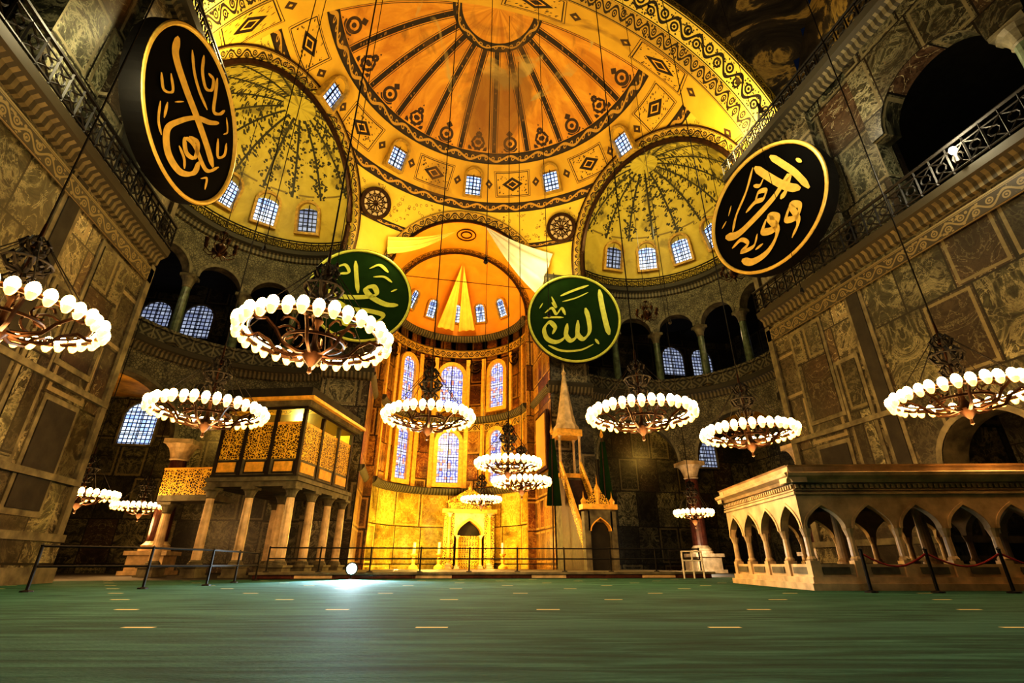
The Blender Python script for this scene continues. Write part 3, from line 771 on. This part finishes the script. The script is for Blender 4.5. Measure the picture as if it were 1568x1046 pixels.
for (p,R,nl) in ch:
    key=(R,nl)
    if key not in chm:
        o=chandelier_mesh(R,nl).build(smooth=True); chm[key]=o.data; o.location=p
    else:
        o=bpy.data.objects.new('chandelier',chm[key]); sc.collection.objects.link(o); o.location=p
    z1=ceil_z(p[0],p[1])-p[2]
    cb=MB('suspension_cable',[M_iron]); cb.tube([(0,0,2.2),(0,0,z1)],.022,0,5); c=cb.build(); c.parent=o
    l=bpy.data.lights.new('chandelier_light','POINT'); l.energy=440; l.color=(1,.58,.24); l.shadow_soft_size=.8
    lo=bpy.data.objects.new('chandelier_light',l); sc.collection.objects.link(lo); lo.parent=o; lo.location=(0,0,-.9)
for p in ((-14.6,25.0,15.6),(12.6,29.5,16.8),(16.3,24.2,17.6)):
    mb=MB('hanging_lantern',[M_bronze,M_iron]); 
    mb.lathe(0,0,[(0,-.6),(.1,-.5),(.25,-.3),(.3,0),(.2,.2),(.05,.3),(.03,.9),(.15,1.0),(.03,1.1)],12,0)
    for i in range(8):
        a=i*pi/4; c,s=cos(a),sin(a); mb.tube([(c*x,s*x,z) for x,z in ((.1,-.4),(.5,-.5),(.8,-.25),(.75,-.05))],.03,0,5); mb.lathe(c*.75,s*.75,[(0,-.08),(.09,0),(.12,.2),(.1,.25)],8,0)
        mb.tube([(c*x,s*x,z) for x,z in ((.04,.5),(.4,.55),(.45,.75),(.3,.8))],.025,0,5)
    mb.tube([(0,0,1.0),(0,0,ceil_z(p[0],p[1])-p[2])],.02,1,5); mb.build(smooth=True,loc=p)
for (x,y) in ((-6.5,14.5),(-1.8,13.2),(1.2,16.4),(6.1,16.0),(-8.6,14.0),(9.5,12.8)):
    mb=MB('hanging_cable',[M_iron]); zt=ceil_z(x,y); z0=9.0
    mb.tube([(0,0,z0),(0,0,zt)],.014,0,4); mb.lathe(0,0,[(0,z0-.3),(.08,z0-.22),(.05,z0-.05),(0,z0)],8,0); mb.build(loc=(x,y,0))
mb=MB('tie_rod',[M_iron]); mb.tube([(-6.9,37.4,22.6),(6.9,37.4,22.6)],.035,0,4); mb.build()

# ------------------------------------------------------------ drapes
def drape(name,P,Q,R2,mat,n=14,m=10,fold=.22,sag=.6):
    mb=MB(name,[mat]); P,Q,R2=Vector(P),Vector(Q),Vector(R2)
    def f(a,b):
        p=P.lerp(Q,a).lerp(P.lerp(R2,a),b); p.y+=fold*sin(b*pi*5)*a; p.z-=sag*sin(pi*a)*(.5+.5*b); return p
    for i in range(n):
        for j in range(m*3):
            a,b=i/n,(i+1)/n; c,d=j/(m*3),(j+1)/(m*3); mb.face([f(a,c),f(b,c),f(b,d),f(a,d)],0)
    mb.build(smooth=True)
drape('hanging_cloth',(1.4,36.3,28.0),(7.6,36.0,25.7),(6.3,36.5,21.4),M_cloth)
drape('hanging_cloth',(-1.2,36.5,27.2),(-7.0,36.4,25.7),(-6.9,36.5,24.0),M_goldcloth)
drape('apse_light_wedge',(.0,42.5,27.6),(-1.9,46.3,22.3),(-.15,46.9,22.3),M_goldcloth,sag=.1,fold=.12)  # bright strips shaped as the wedge of light in the conch, no real cloth
drape('apse_light_wedge',(.2,42.5,27.6),(.35,46.9,22.3),(2.0,46.3,22.3),M_goldcloth,sag=.1,fold=.12)  # other half of the modelled light wedge

# ------------------------------------------------------------ mihrab
mb=MB('mihrab_niche',[M_white,M_gold,M_dark,M_lat],T=lambda p:(p[0]+2.0,p[1]+45.3,p[2]+FL+.24))
mb.box(-2.2,-1.3,0,1,0,4.4,3); mb.box(1.3,2.2,0,1,0,4.4,3); mb.box(-1.3,1.3,.9,1,0,4.4,2)
arcade(mb,linemap(-1.3,0,1,0,0,1),0,2.6,1,.5,2.6,4.6,.8,0,1,pointed=True,k=8,band=1)
mb.box(-2.4,2.4,-.15,1,4.4,4.75,1); mb.box(-1.9,1.9,0,.9,4.75,5.3,3)
for i in range(9):
    x=-1.8+i*.45; h=.9-abs(x)*.35; mb.lathe(x,.3,[(.16,5.3),(.2,5.45),(.14,5.3+h*.6),(0,5.4+h)],8,1)
mb.face([(-2.2,.3,5.3),(2.2,.3,5.3),(0,.3,6.6)],3); mb.lathe(0,.3,[(.12,6.4),(.2,6.6),(.05,6.8),(0,7.2)],8,1)
for x in (-1.75,1.75): column(mb,x,-.15,0,4.4,.14,1,0,.3)
for x in (-1.0,1.0): column(mb,x,-.02,0,2.6,.12,1,0,.2)
for i in range(10):
    a=pi*i/10;b=pi*(i+1)/10; mb.face([(.95*cos(a),.1+.78*sin(a),0),(.95*cos(b),.1+.78*sin(b),0),(.95*cos(b),.1+.78*sin(b),2.6),(.95*cos(a),.1+.78*sin(a),2.6)],3)
mb.build()
for x,y in ((-.6,43.6),(4.6,43.4),(-2.6,44.0)):
    mb=MB('tall_candlestick',[M_gold,M_white]); mb.lathe(x,y,[(0,FL+.24),(.4,FL+.24),(.38,FL+.4),(.12,FL+.6),(.16,FL+.9),(.1,FL+1.1),(.26,FL+1.3),(.26,FL+1.36)],14,0)
    mb.lathe(x,y,[(.13,FL+1.36),(.12,FL+2.2),(0,FL+2.22)],12,1); mb.build(smooth=True)

# ------------------------------------------------------------ minbar
mb=MB('minbar_pulpit',[M_stone,M_gold,M_dark,M_lat,M_white,M_wood],T=lambda p:(p[0]+7.75,p[1]+29.2,p[2]+FL+.27))
w=.75
mb.box(-w-.25,-w+.1,0,.5,0,3.2,0); mb.box(w-.1,w+.25,0,.5,0,3.2,0); mb.box(-w,w,.35,.45,0,2.6,2)
arcade(mb,linemap(-w,0,1,0,0,1),0,2*w,1,.3,2.1,3.3,.5,0,1,pointed=True,k=6,band=1)
mb.box(-w-.35,w+.35,-.1,.6,3.3,3.6,1)
for yy in (.2,.3): mb.face([(-w-.2,yy,3.6),(w+.2,yy,3.6),(w*.6,yy,4.1),(0,yy,4.7),(-w*.6,yy,4.1)],3)
for x in (-w-.15,0,w+.15): mb.lathe(x,.25,[(.14,3.6),(.2,3.8 if x else 4.5),(.05,4.0 if x else 4.8),(0,4.4 if x else 5.4)],8,1)
n=16
for i in range(n): mb.box(-w+.1,w-.1,.5+i*.28,.5+(i+1)*.28+.02,0,.3+i*.36,5)
for s in (-1,1):
    x=s*w
    for xx in (x-.07,x+.07): mb.face([(xx,.5,0),(xx,5.0,0),(xx,5.0,6.0),(xx,.5,.4)],5); mb.face([(xx,.5,.4),(xx,5.0,6.0),(xx,5.0,6.9),(xx,.5,1.4)],3)
    mb.tube([(x,.4,1.45),(x,5.0,6.95)],.11,1,6); mb.tube([(x,.4,.4),(x,5.0,6.0)],.08,0,6)
mb.box(-w-.05,w+.05,5.0,6.45,0,6.0,0); mb.box(-w-.15,w+.15,4.9,6.5,5.9,6.2,1)
for x in (-w,w):
    for y in (5.05,6.4): mb.lathe(x,y,[(.11,6.2),(.09,8.7),(.16,8.9)],8,4)
mb.box(-w-.2,w+.2,4.85,6.55,8.9,9.4,1)
mb.lathe(0,5.7,[(1.0,9.4),(.95,9.7),(.78,9.9),(.62,10.6),(.4,12.0),(.14,13.7),(.12,13.9),(.2,14.05),(.05,14.3),(0,14.9)],8,4,ph=pi/8)
mb.build()
mb=MB('inscription_panel',[M_panelred,M_bronze]); mb.box(6.62,6.85,36.4,39.6,6.6,11.2,1); mb.box(6.55,6.64,36.65,39.35,6.85,10.95,0); mb.build()
for x,y in ((6.0,33.4),(9.9,33.6)):
    mb=MB('standard_banner',[M_wood,M_gold,M_grn])
    mb.tube([(x,y,FL+.2),(x+.3,y+.5,8.5)],.05,0,6); mb.lathe(x+.3,y+.5,[(.05,8.5),(.15,8.7),(0,9.2)],8,1)
    for i in range(6):
        t0,t1=i/6,(i+1)/6
        for s in (-1,1): mb.face([(x+.27,y+.45,8.2-4.6*t0),(x+.27,y+.45,8.2-4.6*t1),(x+.27+s*(.15+.35*t1),y+.3-.1*s,8.2-4.6*t1),(x+.27+s*(.15+.35*t0),y+.3-.1*s,8.2-4.6*t0)],2)
    mb.build()

# ------------------------------------------------------------ sultan loggia
a=Vector((-.95,.31)); b=Vector((.31,.95)); LP=Vector((-9.2,27.2))
TL=lambda p:(LP.x+a.x*p[0]+b.x*p[1],LP.y+a.y*p[0]+b.y*p[1],p[2])
mb=MB('sultan_loggia',[M_stone,M_lat,M_gold,M_white,M_goldcloth,M_dark,M_scroll2],T=TL)
LA,LB=4.6,6.2
mb.box(-.2,LA,-.2,LB,3.55,3.8,0); mb.box(-.35,LA,-.35,LB,3.8,4.0,0); mb.box(-.1,LA,-.1,LB,4.0,4.15,5)
for (x0,x1,y0,y1) in ((0,LA,0,.15),(0,.15,0,LB),(LA-.15,LA,0,LB)):
    mb.box(x0,x1,y0,y1,4.15,4.95,0); mb.box(x0,x1,y0,y1,4.95,6.75,1); mb.box(x0,x1,y0,y1,6.75,6.9,2)
mb.box(0,LA,LB-.15,LB,4.15,8.2,4)
mb.box(.15,LA-.15,.15,LB-.15,4.15,4.2,4)
for i in range(3):
    c=.75+i*1.55; mb.box(c-.5,c+.5,-.06,0,4.3,4.8,2); mb.box(c-.58,c+.58,-.04,0,4.22,4.88,5)
for i in range(3):
    c=1.0+i*2.05; mb.box(-.06,0,c-.7,c+.7,4.3,4.8,2)
for x,y in ((0,0),(1.55,0),(3.1,0),(LA-.15,0),(0,2.05),(0,4.1),(0,LB-.2)):
    mb.box(x-.05,x+.14,y-.05,y+.14,4.15,7.6,6)
mb.box(-.1,LA,-.1,LB,7.55,7.7,6); mb.box(-.35,LA+.2,-.35,LB+.2,7.7,7.95,0); mb.box(-.6,LA+.4,-.6,LB+.4,7.95,8.12,2); mb.box(-.3,LA,-.3,LB,8.12,8.7,5)
for x,y in ((.1,.1),(LA*.5,.1),(LA-.2,.1),(.1,LB*.36),(.1,LB*.68),(.1,LB-.1),(LA-.2,LB-.1),(LA*.5,LB*.5)):
    column(mb,x,y,FL,3.55,.22,3,0,.55)
mb.box(LA,LA+3.2,.6,2.0,3.0,3.3,0); mb.box(LA,LA+3.2,.6,.7,3.3,4.6,1); mb.box(LA,LA+3.2,.55,.75,4.6,4.7,2); column(mb,LA+3.0,1.3,FL,3.0,.24,3,0,.5)
mb.build()

# ------------------------------------------------------------ marble tribune (muezzin's)
an=rd(-14); TC=(6.55,11.9)
TT=lambda p:(TC[0]+cos(an)*p[0]-sin(an)*p[1],TC[1]+sin(an)*p[0]+cos(an)*p[1],p[2]+FL)
mb=MB('marble_tribune',[M_white,M_corn,M_dark,M_stone],T=TT)
TLx,TLy=7.3,5.2
mb.box(-.12,TLx+.12,-.12,TLy+.12,0,.16,0); mb.box(-.05,TLx+.05,-.05,TLy+.05,.16,.3,0)
def side(mp,L,n):
    w=L/n
    arcade(mb,mp,0,L,n,.22,1.45,2.30,.2,0,0,k=8,pointed=True,rise=1.0,band=0)
    for i in range(n):
        p0=i*w+.13;p1=(i+1)*w-.13
        sweep(mb,mp,p0,p1,1,[(.04,.3),(.04,.60),(.16,.60),(.16,.3)],0)
        sweep(mb,mp,p0+.14,p1-.14,1,[(.01,.37),(.01,.53),(.1,.53)],3)
    for z0,z1,dd in ((2.30,2.36,-.05),(2.40,2.43,-.03)): sweep(mb,mp,-.04,L+.04,1,[(.2,z0),(dd,z0),(dd,z1),(.2,z1)],0)
    sweep(mb,mp,-.0,L+.0,1,[(.2,2.3),(.02,2.3),(.02,2.6),(.2,2.6)],0)
    nd=int(L/.14)
    for i in range(nd): 
        s=(i+.25)*L/nd; sweep(mb,mp,s,s+.07,1,[(.1,2.46),(-.05,2.46),(-.05,2.56),(.1,2.56)],0)
    sweep(mb,mp,-.2,L+.2,1,[(.3,2.60),(-.08,2.60),(-.12,2.68),(-.24,2.76),(-.26,2.84),(-.18,2.87),(.3,2.87)],0)
    sweep(mb,mp,-.1,L+.1,1,[(.3,2.87),(-.06,2.87),(-.1,3.02),(-.16,3.06),(.3,3.06)],0)
side(linemap(0,0,1,0,0,1),TLx,6); side(linemap(0,0,0,1,1,0),TLy,4); side(linemap(TLx,0,0,1,-1,0),TLy,4); side(linemap(0,TLy,1,0,0,-1),TLx,6)
def tcol(x,y):
    mb.box(x-.12,x+.12,y-.12,y+.12,.16,.68,0); mb.lathe(x,y,[(.12,.68),(.13,.72),(.09,.78),(.085,1.24),(.1,1.28),(.13,1.40),(.15,1.45)],10,0)
for i in range(7):
    xx=i*TLx/6+(.11 if i==0 else -.11 if i==6 else 0); tcol(xx,.11); tcol(xx,TLy-.11)
for i in range(1,4): tcol(.11,i*TLy/4); tcol(TLx-.11,i*TLy/4)
for x in (2.4,4.9): column(mb,x,TLy/2,.3,2.6,.16,0,0,.3)
mb.box(.2,TLx-.2,.2,TLy-.2,2.6,2.75,3)
mb.box(.25,TLx-.25,.25,TLy-.25,.28,.33,2)
mb.build()

# ------------------------------------------------------------ railings
def railing(name,pts,h=1.0,step=2.2,mat=M_iron,z=FL,rope=False):
    mb=MB(name,[mat,M_red])
    for (x0,y0),(x1,y1) in zip(pts,pts[1:]):
        L=math.hypot(x1-x0,y1-y0); n=max(1,round(L/step))
        for i in range(n+1):
            x,y=x0+(x1-x0)*i/n,y0+(y1-y0)*i/n
            mb.lathe(x,y,[(0,z),(.14,z),(.13,z+.03),(.035,z+.05),(.035,z+h),(.05,z+h+.02),(0,z+h+.07)],8,0)
        if not rope:
            for q in (1.0,.55): mb.tube([(x0,y0,z+h*q),(x1,y1,z+h*q)],.03,0,5)
        else:
            for i in range(n):
                P=[]
                for k in range(9):
                    t=(i+k/8)/n; P.append((x0+(x1-x0)*t,y0+(y1-y0)*t,z+h*.92-.28*sin(pi*k/8)))
                mb.tube(P,.022,1,6)
    return mb.build()
railing('railing_barrier',[(-12.2,15.0),(-10.3,16.3),(-9.4,18.3),(-9.3,23.6)])
def P2(x,y): q=plat((x,y,0)); return (q[0],q[1])
railing('railing_barrier',[P2(-9.8,.35),P2(10.3,.35),P2(10.3,4)],z=FL+.27)
railing('rope_barrier',[(7.0,10.75),(8.4,10.35),(11.6,9.5)],h=.9,rope=True,step=1.6)
mb=MB('white_gate',[M_cloth]); 
for x in (9.0,9.5,10.0): mb.tube([(x,22.6,FL),(x,22.6,FL+1.15)],.04,0,6)
for z in (.3,.75,1.13): mb.tube([(9,22.6,FL+z),(10,22.6,FL+z)],.035,0,6)
mb.build()
mb=MB('floodlight',[M_iron,M_lampw],T=lambda p:(p[0]-5.65,p[1]+24.0,p[2]+FL+.0))
mb.lathe(0,0,[(0,0),(.2,0),(.18,.04),(.03,.06),(.03,.3)],10,0)
mb.T=lambda p: (p[0]-5.65,p[2]+24.0,-p[1]+FL+.42)
mb.lathe(0,0,[(0,.3),(.12,.28),(.16,.1),(.24,-.04),(.26,-.10),(.20,-.10)],20,0); mb.lathe(0,0,[(0,-.09),(.12,-.08),(.20,-.06)],20,1)
mb.build()
mb=MB('wall_floodlight',[M_iron,M_warm]); mb.lathe(15.05,10.05,[(0,13.3),(.12,13.35),(.05,13.75)],8,0); mb.lathe(15.0,10.05,[(0,13.75),(.09,13.79),(.13,13.9),(.09,14.0),(0,14.04)],12,1); mb.build()

# ------------------------------------------------------------ lights
def light(name,p,e,c,r=.4,typ='POINT',aim=None,size=None):
    l=bpy.data.lights.new(name,typ); l.energy=e; l.color=c
    if typ!='AREA': l.shadow_soft_size=r
    o=bpy.data.objects.new(name,l); sc.collection.objects.link(o); o.location=p
    if typ=='SPOT': l.spot_size=size or rd(110); l.spot_blend=.8
    if aim: o.rotation_euler=(Vector(aim)-Vector(p)).to_track_quat('-Z','Y').to_euler()
    return o
GD=(1,.66,.16)
for sx in (-1,1):
    light('uplight',(sx*14.4,20.4,24.7),1350,(1,.82,.42))
    light('uplight',(sx*13.0,28.5,23.9),850,(1,.84,.40),.6)
    light('uplight',(sx*6,33.6,23.4),650,(1,.78,.30),.6)
    light('aisle_light',(sx*21,38.5,10.5),520,(1,.62,.14),.5)
    light('gallery_light',(sx*21.5,33,17.5),40,(1,.7,.4),.5)
light('uplight',(0,20,10),3700,(1,.66,.24),1.0,'SPOT',(0,31,34),rd(90))  # unseen spot in mid-air, added to brighten the semi-dome
light('apse_light',(0,39.3,23.2),1050,(1,.60,.14),.5)
light('apse_light',(-1.5,42.3,2.5),1500,(1,.72,.16),.4)
light('apse_light',(3.5,43.0,1.5),300,GD,.3)
light('apse_light',(-3.9,43.2,.6),160,(1,.75,.3),.1)
light('apse_light',(0,40.5,12),1250,GD,.5)
light('loggia_light',TL((2.2,3.2,6.9)),480,(1,.80,.18),.2)
light('loggia_light',TL((-2.2,-2.2,5.0)),110,GD,.3)
light('floodlight_beam',(-5.65,23.7,FL+.6),6500,(.60,.82,1.0),.12,'SPOT',(-5.2,14,-2.2),rd(120))
light('wall_floodlight_beam',(14.2,10.0,14.3),500,(1,.90,.65),.15)
light('wall_floodlight_beam',(-14.2,12.6,14.9),650,(1,.88,.55),.15)  # unseen fill without a fixture, brightens the upper left wall
light('wall_floodlight_beam',(11.5,14.0,20.0),650,(1,.90,.65),.3)  # unseen fill in mid-air, added to lift the upper right wall
light('exedra_light',(16.2,33.0,1.2),450,(1,.92,.75),.2)
light('carpet_light',(-3,-4,12),2100,(.80,1,.92),1.0,'SPOT',(-2.5,8,-.6),rd(70))
w=bpy.data.worlds.new('World'); sc.world=w; w.use_nodes=True
w.node_tree.nodes['Background'].inputs[0].default_value=(.05,.09,.2,1); w.node_tree.nodes['Background'].inputs[1].default_value=.08

for o in sc.objects:
    if o.parent is None: o.location.z+=.6
cam=bpy.data.cameras.new('camera'); co=bpy.data.objects.new('camera',cam); sc.collection.objects.link(co); sc.camera=co
cam.sensor_width=36; cam.lens=770/1600*36; cam.clip_end=300
co.location=(-3.7,0,.6); co.rotation_euler=(rd(90+24.3),0,rd(-11.8))
